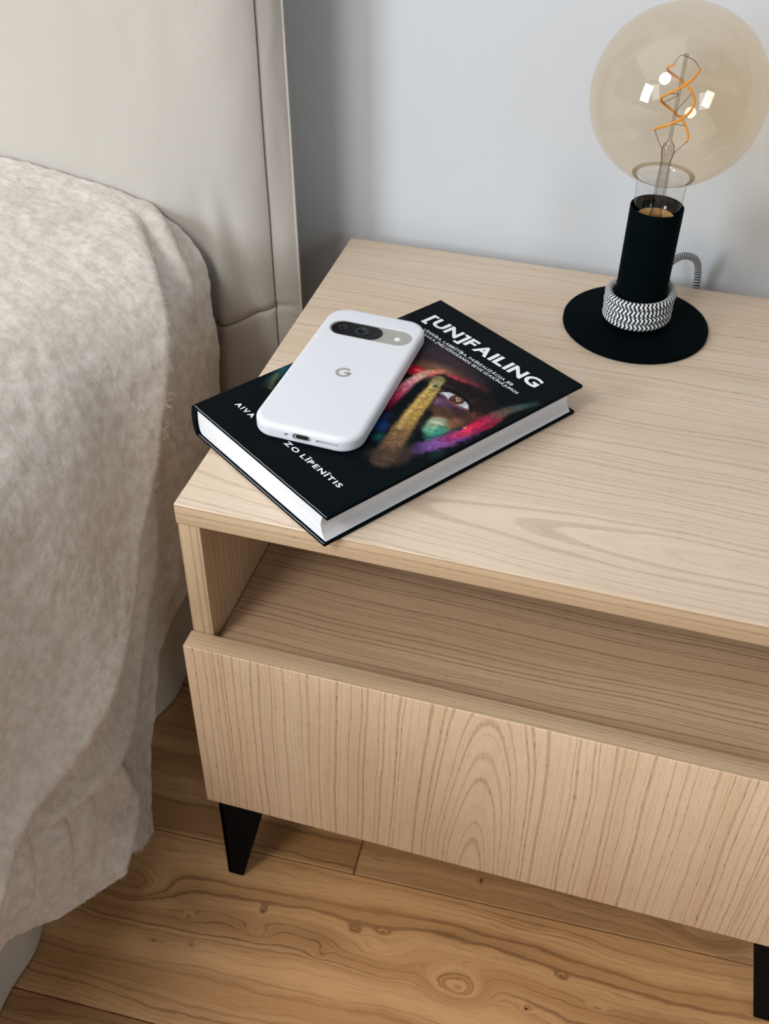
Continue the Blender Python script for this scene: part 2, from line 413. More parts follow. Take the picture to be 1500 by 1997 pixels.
# --- printed cover art (flat print: a photograph of a paint-covered face seen between fingers)
NU, NV = 420, 640
uu, vv = np.meshgrid(np.linspace(.3, BW*1000-.3, NU), np.linspace(.3, BL*1000-.3, NV), indexing='ij')
col = np.zeros((NU, NV, 3)); col[:] = (7, 14, 18)
n_f = vnoise(uu*2.2, vv*2.2, 3); n_m = vnoise(uu*.5, vv*.5, 4); n_s = vnoise(uu*.12, vv*.12, 5)
n_x = vnoise(uu*5, vv*5, 6)
def seg_dist(pts):
    best = np.full(uu.shape, 1e9); tt = np.zeros(uu.shape); side = np.zeros(uu.shape); L = 0
    seg = [math.dist(pts[i], pts[i+1]) for i in range(len(pts)-1)]; tot = sum(seg)
    for i in range(len(pts)-1):
        a = np.array(pts[i]); b = np.array(pts[i+1]); e = b-a; l2 = e@e
        t = np.clip(((uu-a[0])*e[0]+(vv-a[1])*e[1])/l2, 0, 1)
        dx = uu-a[0]-t*e[0]; dy = vv-a[1]-t*e[1]; dd = np.hypot(dx, dy)
        m = dd < best; best[m] = dd[m]; tt[m] = ((L+t*seg[i])/tot)[m]; side[m] = np.sign(e[0]*dy-e[1]*dx)[m]; L += seg[i]
    return best, tt, side
def lay(mask, c, k=1.0):
    mask = np.clip(mask*k, 0, 1)[..., None]; col[:] = col*(1-mask)+np.array(c, float)*mask
def sm(x, a, b):
    t = np.clip((x-a)/(b-a), 0, 1); return t*t*(3-2*t)
def blob(cx, cy, rx, ry, c, k=1.0, soft=1.0, ang=0, rough=.25):
    ca, sa = math.cos(math.radians(ang)), math.sin(math.radians(ang))
    a = ((uu-cx)*ca+(vv-cy)*sa)/rx; b = (-(uu-cx)*sa+(vv-cy)*ca)/ry
    r = np.hypot(a, b)+(n_m-.5)*rough+(n_f-.5)*rough*.6
    lay(1-sm(r, 1-soft*.75, 1+soft*.25), c, k)
def stroke(pts, w0, w1, cols, k=1.0, soft=.5, rough=.2):
    d, t, s = seg_dist(pts); w = w0+(w1-w0)*t
    r = d/w+(n_m-.5)*rough+(n_f-.5)*rough
    m = (1-sm(r, 1-soft, 1.05))*k
    cs = np.array(cols, float); ti = t*(len(cs)-1); i = np.clip(ti.astype(int), 0, len(cs)-2); f = (ti-i)[..., None]
    cc = cs[i]*(1-f)+cs[i+1]*f
    cc = cc*(.72+.56*n_f)[..., None]
    col[:] = col*(1-m[..., None])+cc*m[..., None]
# face glow
blob(70, 165, 46, 20, (74, 56, 58), .8, .9, 0)
blob(74, 154, 22, 13, (176, 128, 96), .75, .95, 10)
blob(50, 175, 20, 14, (60, 52, 70), .5, 1)
blob(97, 162, 20, 8, (120, 60, 64), .6, .9, 5)
blob(116, 128, 24, 28, (108, 72, 54), .85, .8, 0)
blob(127, 141, 10, 9, (120, 66, 48), .6, .9)
# left hidden half of the face (only its rim shows beside the phone)
stroke([(0, 84), (3, 72), (7, 62), (12, 52)], 5, 6, [(20, 62, 84), (34, 84, 100), (40, 92, 88), (24, 40, 42)], .9, .8)
stroke([(5, 66), (10, 58), (16, 52)], 2.5, 3, [(110, 104, 72), (92, 92, 66)], .8, .9)
stroke([(30, 110), (45, 130), (60, 150)], 14, 12, [(90, 60, 60), (150, 60, 80), (120, 70, 60)], .6, .9)
# nose side, red and magenta paint
blob(61, 144, 8.5, 6.5, (196, 28, 46), 1, .45, 30); blob(62.5, 146, 3, 1.6, (250, 150, 140), .7, .8, 30)
stroke([(80, 98), (76, 114), (70, 132), (68.5, 147), (74, 158)], 8, 4, [(150, 20, 60), (224, 60, 110), (250, 150, 170), (250, 200, 180), (210, 120, 90)], .95, .6)
stroke([(74, 150), (83, 158), (96, 163), (112, 165)], 4.5, 3, [(220, 90, 90), (214, 60, 76), (150, 50, 66), (70, 36, 48)], .8, .8)
# brow and socket
stroke([(80, 153), (92, 155), (106, 160), (122, 159), (132, 152)], 6, 8, [(34, 26, 28), (26, 20, 24), (24, 20, 22), (26, 22, 24)], .97, .6)
blob(124, 150, 9, 9, (28, 22, 24), .9, .6); blob(104, 134, 20, 7, (104, 72, 104), .85, .7, 28)
blob(96, 131, 7, 5, (150, 96, 130), .8, .8, 20); blob(118, 134, 12, 6, (60, 42, 48), .8, .8)
# eye
blob(106.5, 143.2, 15.2, 5.4, (30, 18, 22), 1, .3, 2, .1)
e = np.hypot((uu-106.3)/14.0, (vv-142.4-(.0)*(uu-106))/(4.3)); up = 1-np.abs(uu-106.3)/14.6
lid = (np.abs(vv-142.6) < 4.6*np.clip(up, 0, 1)**.55)
lay(lid.astype(float), (206, 208, 216)); blob(94, 141, 4, 3, (236, 238, 244), .7, .9)
iris = np.hypot(uu-106.3, vv-143.2)
lay(((iris < 5.4) & lid).astype(float), (104, 60, 40)); lay(((iris < 5.4) & (iris > 4.5) & lid).astype(float), (40, 22, 18))
ang = np.arctan2(vv-143.2, uu-106.3); lay(((iris < 4.4) & lid)*(np.sin(ang*18)*.5+.5), (140, 84, 52), .4)
lay((iris < 2.2).astype(float), (10, 8, 10)); 
for (a, b) in ((104.8, 144.2), (106.4, 144.9), (108, 144.0), (106, 142.8), (107.6, 142.4)):
    lay((np.hypot(uu-a, (vv-b)*.8) < .62).astype(float), (244, 246, 250))
stroke([(91, 140), (97, 147), (107, 149), (116, 146), (122, 141)], 1.1, 1.4, [(16, 10, 12), (16, 10, 12)], .95, .5, .1)
stroke([(92, 138.5), (101, 138.2), (112, 137.6), (121, 140.5)], .8, .8, [(150, 80, 100), (170, 90, 110)], .8, .6, .1)
# cheek in green and teal
blob(119, 111, 12, 9.5, (150, 186, 150), .95, .55, 35); blob(117, 117, 8, 6, (196, 204, 170), .8, .8, 30)
blob(126, 106, 5.5, 12, (60, 150, 130), .9, .7, 12); blob(121, 104, 6, 5, (96, 186, 150), .7, .8)
blob(125, 123, 6, 8, (150, 100, 72), .7, .8)
stroke([(124, 97), (129, 103), (131, 112), (131, 122)], 1.6, 1.2, [(24, 90, 84), (30, 110, 96), (20, 70, 66)], .8, .7)
# outer hand: violet to pink
stroke([(131, 86), (134, 96), (136, 106), (138, 118), (138, 126)], 7.5, 7.5, [(84, 60, 120), (150, 96, 172), (160, 90, 168), (120, 70, 150), (110, 60, 110)], .97, .5, .5)
stroke([(135, 110), (137, 122), (136, 134), (136, 146), (137, 155)], 5.0, 5.5, [(170, 60, 120), (226, 60, 100), (232, 40, 84), (190, 50, 90), (120, 60, 70)], .95, .5, .4)
stroke([(141, 128), (142, 140), (141, 150)], 3.5, 3, [(140, 40, 80), (200, 40, 70), (150, 60, 80)], .8, .7)
stroke([(136, 152), (137, 162), (140, 172), (143, 182)], 6.5, 3.5, [(120, 84, 72), (104, 96, 84), (70, 92, 84), (34, 52, 54)], .9, .7)
blob(133.2, 125.5, 1.4, 1.6, (250, 170, 90), .9, .6)
# dark gaps
stroke([(106, 118), (113, 100), (121, 84), (128, 76)], 4.2, 7, [(20, 18, 24), (18, 20, 24), (16, 22, 28), (14, 22, 26)], .92, .7)
# blue and green by the phone
blob(97, 84, 7, 8, (22, 60, 128), .9, .8, 30); blob(107, 76, 8, 6, (20, 92, 92), .85, .8, 30); blob(90, 92, 5, 8, (30, 50, 110), .7, .9)
# finger in ochre paint, from nail to knuckle
fp = [(80.5, 149.5), (87, 137.5), (93.5, 122.5), (101.2, 106), (109.2, 90.5), (118, 75), (125, 62)]
stroke(fp, 6.8, 11.5, [(24, 20, 20), (24, 22, 20), (24, 24, 24)], .75, .35)
stroke(fp, 5.4, 9.5, [(150, 140, 90), (196, 168, 88), (206, 170, 92), (190, 156, 84), (150, 118, 76), (120, 92, 68), (84, 66, 54)], .98, .35, .28)
fp2 = [(80, 146), (85.5, 135), (91.5, 120), (99, 104), (106, 92)]
stroke(fp2, 1.7, 3.0, [(214, 196, 130), (240, 206, 120), (236, 200, 120), (220, 190, 120)], .75, .8, .6)
for k in range(14):
    a = .05+.062*k; i = int(a*6); f = a*6-i; q = np.array(fp[i])*(1-f)+np.array(fp[min(i+1, 6)])*f
    stroke([(q[0]-4.5, q[1]-2.5), (q[0], q[1]+.4), (q[0]+4.5, q[1]+2.2)], .28, .34, [(104, 84, 44), (90, 70, 40)], .55, .7)
blob(82.8, 145.6, 3.6, 4.8, (176, 168, 128), .8, .6, -30); blob(84.8, 142.2, 1.5, 1.9, (22, 62, 74), 1, .5, -20)
blob(85.5, 136.5, .9, .9, (40, 60, 50), .8, .6)
blob(130, 74, 8, 14, (92, 70, 58), .6, .9, 20); blob(119, 66, 14, 7, (66, 54, 46), .5, 1, 60)
# lower shade and speckles
blob(142, 92, 5, 8, (30, 64, 60), .5, 1); lay((n_x > .955)*(vv < 120)*(uu > 60)*1.0, (130, 130, 120), .25)
blob(3, 182, 3, 5, (60, 66, 66), .6, 1)
for _ in range(2):
    col[1:-1, 1:-1] = (col[1:-1, 1:-1]*2+col[:-2, 1:-1]+col[2:, 1:-1]+col[1:-1, :-2]+col[1:-1, 2:])/6
art = np.clip((col.max(-1)-30)/40, 0, 1)[..., None]
col = col*(1-art*(.30-.30*n_m[..., None]))
col = np.clip(col, 0, 255)/255
lin = np.where(col <= .04045, col/12.92, ((col+.055)/1.055)**2.4)
P = np.stack([uu/1000, vv/1000, np.full(uu.shape, BT+.00012)], -1)
g = G('cover_print'); va = g.node('ShaderNodeVertexColor', layer_name='print')
m_print = g.bsdf(va.outputs[0], .45, 0, .03)
pr = grid_mesh('cover_print', P, bk, m_print, True)
ca = pr.data.color_attributes.new('print', 'FLOAT_COLOR', 'POINT')
ca.data.foreach_set('color', np.concatenate([lin.reshape(-1, 3), np.ones((NU*NV, 1))], 1).astype(np.float32).ravel())

m_ink = plain('white_ink', (232, 234, 238), .4)
_gl = {}
def glyph(ch, bold):
    if (ch, bold) not in _gl:
        cu = bpy.data.curves.new('g', 'FONT'); cu.body = ch; cu.size = 1.0; cu.offset = bold; cu.resolution_u = 4
        o = bpy.data.objects.new('g', cu); C.objects.link(o); me = baked(o); bpy.data.objects.remove(o, do_unlink=True)
        vs = [(v.co.x, v.co.y) for v in me.vertices]; fs = [tuple(p.vertices) for p in me.polygons]
        bpy.data.meshes.remove(me); _gl[(ch, bold)] = (vs, fs)
    return _gl[(ch, bold)]
ACC = {'\u012a': ('I', 'm'), '\u016a': ('U', 'm'), '\u0100': ('A', 'm'), '\u0160': ('S', 'v')}
def text(name, body, u0, u1, v0, cap, parent, z, mat, bold=.03, gap=.09):
    hv = [p[1] for p in glyph('H', bold)[0]]; h0, H = min(hv), max(hv)-min(hv)
    V_, F_ = [], []; x = 0.0
    for ch in body:
        if ch == ' ': x += .30; continue
        base, acc = ACC.get(ch, (ch, None)); vs, fs = glyph(base, bold)
        xs_ = [p[0] for p in vs]; a, b = min(xs_), max(xs_); off = len(V_)
        V_ += [(p[0]-a+x, (p[1]-h0)/H) for p in vs]; F_ += [tuple(k+off for k in f) for f in fs]
        w = b-a; c = x+w/2
        if acc:
            off = len(V_)
            if acc == 'm': V_ += [(c-.15, 1.12), (c+.15, 1.12), (c+.15, 1.25), (c-.15, 1.25)]; F_ += [(off, off+1, off+2, off+3)]
            else:
                V_ += [(c-.15, 1.34), (c, 1.12), (c, 1.24), (c-.06, 1.34), (c+.15, 1.34), (c+.06, 1.34)]
                F_ += [(off, off+1, off+2, off+3), (off+1, off+4, off+5, off+2)]
        x += w+gap
    L = x-gap; k = (u1-u0)/L
    me = bpy.data.meshes.new(name); me.from_pydata([(u0+p[0]*k, v0+p[1]*cap, z) for p in V_], [], F_); me.update()
    return link(name, me, parent, mat)
Z = BT+.00022
text('title_lettering', '[UN]FAILING', .0142, .1292, .1940, .0112, bk, Z, m_ink, .034, .085)
text('subtitle_lettering', 'L\u012aDER\u012aBA, LABB\u016aT\u012aBA, PA\u0160REALIZ\u0100CIJA JEB', .0246, .1176, .1838, .0027, bk, Z, m_ink, .014, .13)
text('subtitle_lettering', 'OSAKA [NE] IZDO\u0160ANOS SEVIS IZAICIN\u0100JUMOS', .0262, .1270, .1794, .0027, bk, Z, m_ink, .014, .13)
text('author_lettering', 'AIVA', .0168, .0368, .0219, .0040, bk, Z, m_ink, .028, .17)
text('author_lettering', 'ZO L\u012aPEN\u012aTIS', .0722, .1300, .0224, .0041, bk, Z, m_ink, .028, .17)

# ------------------------------------------------------------------ phone
PA = .0551
ph = thing('phone', 'white cased smartphone lying back up on the black book', 'phone', (.0340, .0518, BT+.0003), -PA)
PWd, PLn, PT = .0745, .1535, .0112
m_case = plain('white_silicone', (219, 221, 227), .55, 0, .35, .01, 1500)
m_bar = plain('satin_grey_metal', (178, 174, 168), .38, .35, .5)
m_glassb = plain('black_camera_glass', (8, 12, 15), .1, 0, .25)
m_lens = plain('dark_lens', (28, 34, 38), .14, 0, .5)
m_dark = plain('port_shadow_black', (18, 20, 22), .5)
m_white = plain('flash_white', (232, 232, 228), .3)
def rr_outline(w, l, r, n=10, cx=0, cy=0):
    out = []
    for (ax, ay, a0) in ((w/2-r, l/2-r, 0), (-w/2+r, l/2-r, 90), (-w/2+r, -l/2+r, 180), (w/2-r, -l/2+r, 270)):
        for k in range(n+1):
            a = math.radians(a0+90*k/n); out.append((cx+ax+r*math.cos(a), cy+ay+r*math.sin(a)))
    return out
def slab(name, w, l, r, levels, cx, cy, parent, mat, n=10, ang=30):
    """levels: (z, inset) from bottom to top"""
    bm = bmesh.new(); rows = []
    for z, ins in levels:
        rows.append([bm.verts.new((x, y, z)) for x, y in rr_outline(w-2*ins, l-2*ins, max(r-ins, .0002), n, cx, cy)])
    m = len(rows[0])
    for i in range(len(rows)-1):
        for k in range(m): bm.faces.new((rows[i][k], rows[i][(k+1) % m], rows[i+1][(k+1) % m], rows[i+1][k]))
    bm.faces.new(rows[0][::-1]); bm.faces.new(rows[-1])
    bmesh.ops.recalc_face_normals(bm, faces=bm.faces[:])
    o = bm_obj(name, bm, parent, mat)
    if parent is None: return o
    shade_auto(o, ang); return o
er = .0038
lv = []
for k in range(7):
    a = math.pi/2*k/6; lv.append((er*.75*(1-math.cos(a)), er*.75*(1-math.sin(a))))
for k in range(9):
    a = math.pi/2*k/8; lv.append((PT-er+er*math.sin(a), er*(1-math.cos(a))))
case = slab('tmpcase', PWd, PLn, .0150, lv, PWd/2, PLn/2, None, m_case, 16)
cut = []
cut.append(slab('c1', .0622, .0200, .00999, [(PT-.0011, 0), (PT+.002, 0)], .0385, .1262, None, None, 14))
def side_pill(x, w, h, z, y0, y1):
    bm = bmesh.new(); r0 = []; r1 = []
    for (a, b) in rr_outline(w, h, h/2-.00001, 8): r0.append(bm.verts.new((x+a, y0, z+b))); r1.append(bm.verts.new((x+a, y1, z+b)))
    n = len(r0)
    for k in range(n): bm.faces.new((r0[k], r0[(k+1) % n], r1[(k+1) % n], r1[k]))
    bm.faces.new(r0[::-1]); bm.faces.new(r1); bmesh.ops.recalc_face_normals(bm, faces=bm.faces[:])
    return bm_obj('c', bm)
PZ = .0056
cut.append(side_pill(.0368, .0128, .0052, PZ, -.01, .0022)); cut.append(side_pill(.0545, .0158, .0019, PZ, -.01, .0016)); cut.append(side_pill(.0262, .0032, .0022, PZ, -.01, .0016))
for c_ in cut:
    md = case.modifiers.new('b', 'BOOLEAN'); md.operation = 'DIFFERENCE'; md.object = c_; md.solver = 'EXACT'
me = baked(case)
for c_ in cut+[case]: bpy.data.objects.remove(c_, do_unlink=True)
me.name = 'case'; me.materials.clear(); cs = link('case', me, ph, m_case); shade_auto(cs, 28)
zb = PT-.0011
bar = slab('camera_bar', .0621, .0199, .00994, [(zb-.001, 0), (zb+.0005, 0), (zb+.0007, .0002)], .0385, .1262, ph, m_bar, 14)
gl = slab('camera_glass', .0385, .0172, .0086, [(zb+.0005, 0), (zb+.0009, 0), (zb+.0010, .0001)], .0281, .1259, ph, m_glassb, 14)
for (cx, cy, r) in ((.0172, .1262, .0036), (.0322, .1259, .0053)):
    l_ = lathe('lens', [(0, .0011+zb), (r*.55, .0011+zb), (r*.6, .00105+zb), (r*.62, .00118+zb), (r, .00118+zb), (r, .0009+zb)], ph, m_lens, 40, (cx, cy, 0))
    lathe('lens_glass', [(0, .0014+zb), (r*.25, .00136+zb), (r*.45, .00125+zb), (r*.58, .0011+zb)], l_, m_glassb, 32, (cx, cy, 0))
lathe('sensor', [(0, .00112+zb), (.0006, .00112+zb), (.0007, .0009+zb)], ph, m_lens, 20, (.0432, .1246, 0))
lathe('flash', [(0, .0013+zb), (.0011, .0012+zb), (.0017, .0009+zb), (.0021, .00095+zb), (.0023, .0007+zb)], ph, m_white, 28, (.0592, .1250, 0))
bm = bmesh.new()
o = slab('port_trim', .0112, .0040, .0019, [(0, 0), (.0012, 0)], 0, 0, ph, m_bar, 8)
o.matrix_local = Matrix.Translation((.0368, .0021, PZ)) @ Matrix.Rotation(math.pi/2, 4, 'X')
o2 = slab('charging_port', .0084, .0027, .0013, [(0, 0), (.0006, 0)], 0, 0, ph, m_dark, 8)
o2.matrix_local = Matrix.Translation((.0368, .0010, PZ)) @ Matrix.Rotation(math.pi/2, 4, 'X')
for (cx, w_, h_) in ((.0545, .0150, .0009), (.0262, .0020, .0012)):
    o3 = slab('speaker_slot' if w_ > .01 else 'microphone_hole', w_, h_*1.3, h_*.65-.00001, [(0, 0), (.0003, 0)], 0, 0, ph, m_dark, 6)
    o3.matrix_local = Matrix.Translation((cx, .0017, PZ)) @ Matrix.Rotation(math.pi/2, 4, 'X')
# round letter emblem
bm = bmesh.new(); R1, R0 = .0056, .0034; N = 40; a0, a1 = math.radians(43), math.radians(360-2)
zt = PT+.0001; ro, ri = [], []
for k in range(N+1):
    a = a0+(a1-a0)*k/N
    ro.append((R1*math.cos(a), R1*math.sin(a))); ri.append((R0*math.cos(a), R0*math.sin(a)))
V = lambda p: bm.verts.new((.0383+p[0], .0717+p[1], zt))
vo = [V(p) for p in ro]; vi = [V(p) for p in ri]
for k in range(N): bm.faces.new((vo[k], vo[k+1], vi[k+1], vi[k]))
bar4 = [V(p) for p in ((.0003, .0011), (R1*.995, .0011), (R1*.995, -.0002), (R0*.97, -.0011), (.0003, -.0011))]
bm.faces.new(bar4[::-1])
lg = bm_obj('emblem', bm, ph, plain('emblem_grey', (172, 169, 160), .4, .2))
for p in (lg.data.polygons): pass

# ------------------------------------------------------------------ lamp
LX, LY = .2599, .3071
lamp = thing('table_lamp', 'black metal table lamp with a big amber globe bulb', 'lamp', (LX, LY, 0))
lathe('base', [(0, 0.0002), (.0562, .0002), (.0569, .0009), (.0569, .0040), (.0566, .0045), (.0560, .0047), (0, .0047)], lamp, m_black, 128)
lathe('collar', [(0, .0047), (.0186, .0047), (.0186, .0285), (0, .0285)], lamp, m_black, 96)
lathe('tube', [(.0180, .0290), (.0192, .0290), (.0196, .0294), (.0196, .1012), (.0194, .1016), (.0188, .1016), (.0186, .1012), (.0186, .060), (0, .060)], lamp, m_black, 96)
m_brass = plain('bulb_cap_amber', (190, 150, 96), .5, .3, .5, .15, 900)
# cord
g = G('braided_cord'); uvn = g.node('ShaderNodeUVMap'); sx = g.node('ShaderNodeSeparateXYZ'); g.nt.links.new(uvn.outputs[0], sx.inputs[0])
lu, lvv = sx.outputs[0], sx.outputs[1]
zig = g.m_('PINGPONG', g.mul(lvv, 8.0), 1.0)
ph_ = g.m_('FRACT', g.add(g.mul(lu, 1/.0030), g.mul(zig, .45)))
st = g.rng(g.m_('PINGPONG', ph_, .5), .20, .30)
hgt = g.m_('SINE', g.mul(g.add(g.mul(lu, 1/.0030), g.mul(zig, .45)), 12.566))
m_cord = g.bsdf(g.mix(st, s2l((22, 24, 26)), s2l((222, 224, 226))), .8, 0, .2, hgt, .4, .0004)
path = []
turns = 4.0; a_end = math.radians(25); NT = 320
for k in range(NT+1):
    s = k/NT; a = a_end-(1-s)*turns*2*math.pi
    z = .0082+.0059*turns*s
    rr = .0236+.0004*math.sin(5*a/4)+.0006*s
    off = .0008*(1-s)
    path.append((rr*math.cos(a)-off, rr*math.sin(a), z))
tail = catmull([path[-1], (.0165, .0205, .0335), (.0150, .0330, .0345), (.0190, .0480, .0350), (.0280, .0640, .0335), (.0385, .0790, .0235), (.0430, .0885, .0040), (.0440, .0910, -.030), (.0440, .0915, -.10), (.0440, .0915, -.28)], 10)
path = np.array(path[:-1]); P_ = np.concatenate([path, tail])
tube('cord', P_, .0030, lamp, m_cord, 16, uv=True)['label'] = 'black and white braided cord wound round the stem'

# bulb
CZ, GR = .1816, .0602
def thin_glass(name, tint, refl=.9, rough=.0):
    g = G(name); lw = g.node('ShaderNodeLayerWeight'); lw.inputs[0].default_value = .5; fz = g.m_('MULTIPLY_ADD', g.m_('POWER', lw.outputs['Facing'], 5.0), .55, .045)
    tr = g.node('ShaderNodeBsdfTransparent'); tr.inputs[0].default_value = tint+(1,)
    gs = g.node('ShaderNodeBsdfGlossy'); gs.inputs['Roughness'].default_value = rough; gs.inputs[0].default_value = (1, 1, 1, 1)
    mx = g.node('ShaderNodeMixShader'); g.put(mx.inputs[0], g.mul(fz, refl))
    g.nt.links.new(tr.outputs[0], mx.inputs[1]); g.nt.links.new(gs.outputs[0], mx.inputs[2])
    g.nt.links.new(mx.outputs[0], g.out.inputs[0]); return g.m
m_amber = thin_glass('amber_thin_glass', (.955, .885, .780))
m_clear = thin_glass('clear_thin_glass', (.97, .97, .965), .8)
rj = .0195; zj = CZ-math.sqrt(GR*GR-rj*rj)
pf = []
a_j = math.asin(rj/GR)
for k in range(61):
    a = a_j+(math.pi-a_j)*k/60; pf.append((GR*math.sin(a) if k < 60 else 0, CZ-GR*math.cos(a)))
bulb = lathe('bulb', pf, lamp, m_amber, 160); bulb['label'] = 'large amber tinted glass globe bulb'
# dark coated ring where the amber coating ends
g = G('brown_coating_edge'); 
m_ring = thin_glass('brown_coating', (.66, .58, .46), .8)
def edge_tint(m, c0, c1, a, b):
    """glass seen edge-on is looked through at greater thickness and so is darker"""
    lwn = [n for n in m.node_tree.nodes if n.type == 'LAYER_WEIGHT'][0]; trn = [n for n in m.node_tree.nodes if n.type == 'BSDF_TRANSPARENT'][0]
    gg = G.__new__(G); gg.m = m; gg.nt = m.node_tree
    gg.nt.links.new(gg.mix(gg.rng(lwn.outputs['Facing'], a, b), s2l(c0), s2l(c1)), trn.inputs[0]); return m
edge_tint(m_ring, (216, 206, 188), (92, 78, 58), .35, .85)
edge_tint(m_clear, (251, 251, 250), (205, 204, 200), .6, 1.0)
pr_ = []
for k in range(6):
    a = a_j-.01+.060*k/5; pr_.append(((GR+.0001)*math.sin(a), CZ-(GR+.0001)*math.cos(a)))
lathe('coating_ring', pr_, bulb, m_ring, 128)
lathe('glass_neck', [(rj, zj), (.0186, zj-.0012), (.0180, zj-.003), (.0177, zj-.008), (.0174, .100), (.0170, .096), (.0150, .0915), (.0125, .0890)], bulb, m_clear, 96)
capo = lathe('cap_rim', [(.0122, .0935), (.0132, .0940), (.0140, .0925), (.0135, .085), (.0135, .0605), (.0095, .0605), (.0095, .089), (.0122, .0935)], bulb, m_brass, 64)
lathe('cap_floor', [(0, .0885), (.0098, .0885), (.0115, .090)], bulb, plain('cap_inside', (58, 48, 38), .6, .3), 48)
lathe('glass_stem', [(.0075, .0890), (.0048, .0935), (.0034, .100), (.0030, .115), (.0030, .134), (.0042, .139), (.0046, .143), (.0040, .1475), (.0018, .150), (.0012, .152), (.0012, .2080), (.0018, .2095), (.0, .2102)], bulb, edge_tint(thin_glass('stem_glass', (.94, .94, .93), 1.0), (240, 239, 236), (128, 122, 114), .25, .95), 32)
lathe('stem_bead', [(0, .1395), (.0022, .1402), (.0030, .1425), (.0022, .1448), (0, .1455)], bulb, m_clear, 24)
m_fil = plain('orange_filament', (238, 160, 62), .5, 0, .3)
m_wire = plain('support_wire', (96, 90, 84), .35, .8)
zf0, zf1, RF = .1560, .2060, .0118
def strand(a_start, da, z0_, z1_, r0=RF, r1=RF*.9):
    pts = []
    for k in range(70):
        s = k/69; a = math.radians(a_start+da*s); r = r0+(r1-r0)*s
        pts.append((r*math.cos(a), r*math.sin(a), z0_+(z1_-z0_)*s))
    return pts
A = strand(190, 400, zf0+.002, zf1-.001); B = strand(-10, 360, zf0-.004, zf1-.004)
tube('filament', A, .00085, bulb, m_fil, 10); tube('filament', B, .00085, bulb, m_fil, 10)
for wpts in ([A[0], (-.0080, -.001, .150), (-.0042, 0, .143), (-.0034, 0, .132), (-.0045, 0, .100)],
             [B[0], (.0080, -.001, .147), (.0042, 0, .141), (.0034, 0, .132), (.0045, 0, .100)],
             [A[-1], (-.004, .006, .2065), (0, 0, .2085)], [B[-1], (.006, 0, .206), (0, 0, .2085)],
             [A[20], (0, 0, .1700), A[36]], [B[30], (0, 0, .183), B[46]], [B[10], (0, 0, .1625)]):
    tube('support_wire', catmull(wpts, 6), .00022, bulb, m_wire, 6)

# ------------------------------------------------------------------ bed with fabric headboard and skirt
bed = thing('bed', 'bed with beige fabric covered headboard and skirt along the left side', 'bed')
def fabric(name, a, b, scale=1.0, bstr=.25):
    g = G(name); x, y, z = g.coords()
    s = .0011*scale
    wa = g.m_('SINE', g.mul(g.add(g.add(x, y), g.mul(z, .35)), 6.283/s)); wb = g.m_('SINE', g.mul(g.sub(z, g.mul(g.add(x, y), .35)), 6.283/s))
    w = g.mul(wa, wb); n = g.noise(g.vec(g.mul(x, 420), g.mul(y, 420), g.mul(z, 900)), 1, 3, .6)
    blot = g.noise(g.vec(g.mul(x, 9), g.mul(y, 9), g.mul(z, 9)), 1, 3, .5)
    k = g.add(g.mul(g.rng(w, -1, 1, smooth=False), .35), g.add(g.mul(n, .35), g.mul(blot, .3)))
    return g.bsdf(g.mix(g.rng(k, .25, .75), a, b), .85, 0, .15, g.add(w, g.mul(n, 1.5)), bstr, .00025, Sheen_Weight=.15)
m_fab = fabric('beige_cotton', s2l((187, 181, 172)), s2l((197, 192, 184)))
m_fab2 = fabric('skirt_cotton', s2l((196, 190, 176)), s2l((210, 205, 192)))
m_seam = plain('dark_thread', (74, 68, 62), .8)
HX = -.055
def hb_front(x, z):
    """y of the headboard face: padded, drawn back to the corner seam, wrinkled low down"""
    dx = HX-x
    seam = np.interp(z, [-.42, -.0843, .0935, .2109, .6], [.3315, .3304, .3245, .3215, .318])
    puff = -.013*(1-np.exp(-np.maximum(dx, 0)/.016))-.004*np.sin(np.clip(dx/.30, 0, 1)*3.14)
    low = np.clip((.08-z)/.14, 0, 1)*np.clip((z+.40)/.2, .3, 1)
    wr = 1.9*.0045*low*np.exp(-((dx-.028-(z)*.16)/.009)**2) + .006*low*np.exp(-((dx-.058+(z)*.10)/.012)**2) - .006*low*np.exp(-((dx-.043)/.010)**2)
    hem = .0022*np.exp(-((z-hemz(x))/.0035)**2)
    gen = .0018*(vnoise(x*22+3, z*7+9, 21)-.5)+.0008*(vnoise(x*60, z*22, 22)-.5)
    return seam+puff*(1+.25*np.clip((-z-.03)/.1, 0, 1))+wr+hem+gen
def hemz(x): return np.interp(-x, [.055, .075, .10, .13, .30, .65], [-.050, -.060, -.068, -.069, -.068, -.066])
xs = np.concatenate([np.linspace(-1.75, -.69, 30), np.linspace(-.68, -.20, 60), np.linspace(-.199, HX, 140)]); zs = np.concatenate([np.linspace(-.41, -.16, 30), np.linspace(-.158, .30, 260), np.linspace(.31, .62, 30)])
XX, ZZ = np.meshgrid(xs, zs, indexing='ij')
P = np.stack([XX, hb_front(XX, ZZ), ZZ], -1)
grid_mesh('headboard_front', P, bed, m_fab)
def edge_x(z): return np.interp(z, [-.42, -.06, .204, .62], [-.031, -.0332, -.0390, -.044])
EY = .3375
def strip_pt(z, t):
    x = HX+(edge_x(z)-HX)*t+.0010*np.sin(t*3.14)+.0010*(vnoise(z*30+2, t*3, 23)-.5)*np.sin(t*3.14)
    yf = hb_front(np.full(z.shape, HX), z)
    y = yf+(EY-yf)*t-.0010*np.sin(t*3.14)-.0012*(vnoise(z*26+8, t*2, 24)-.5)*np.sin(t*3.14)
    return np.stack([x, y, z], -1)
ts = np.linspace(0, 1, 24); ZZ, TT = np.meshgrid(zs, ts, indexing='ij')
grid_mesh('headboard_side', strip_pt(ZZ, TT), bed, m_fab)
box('headboard_core', (-1.75, HX-.024, .350, .398, -.41, .62), bed, m_fab)
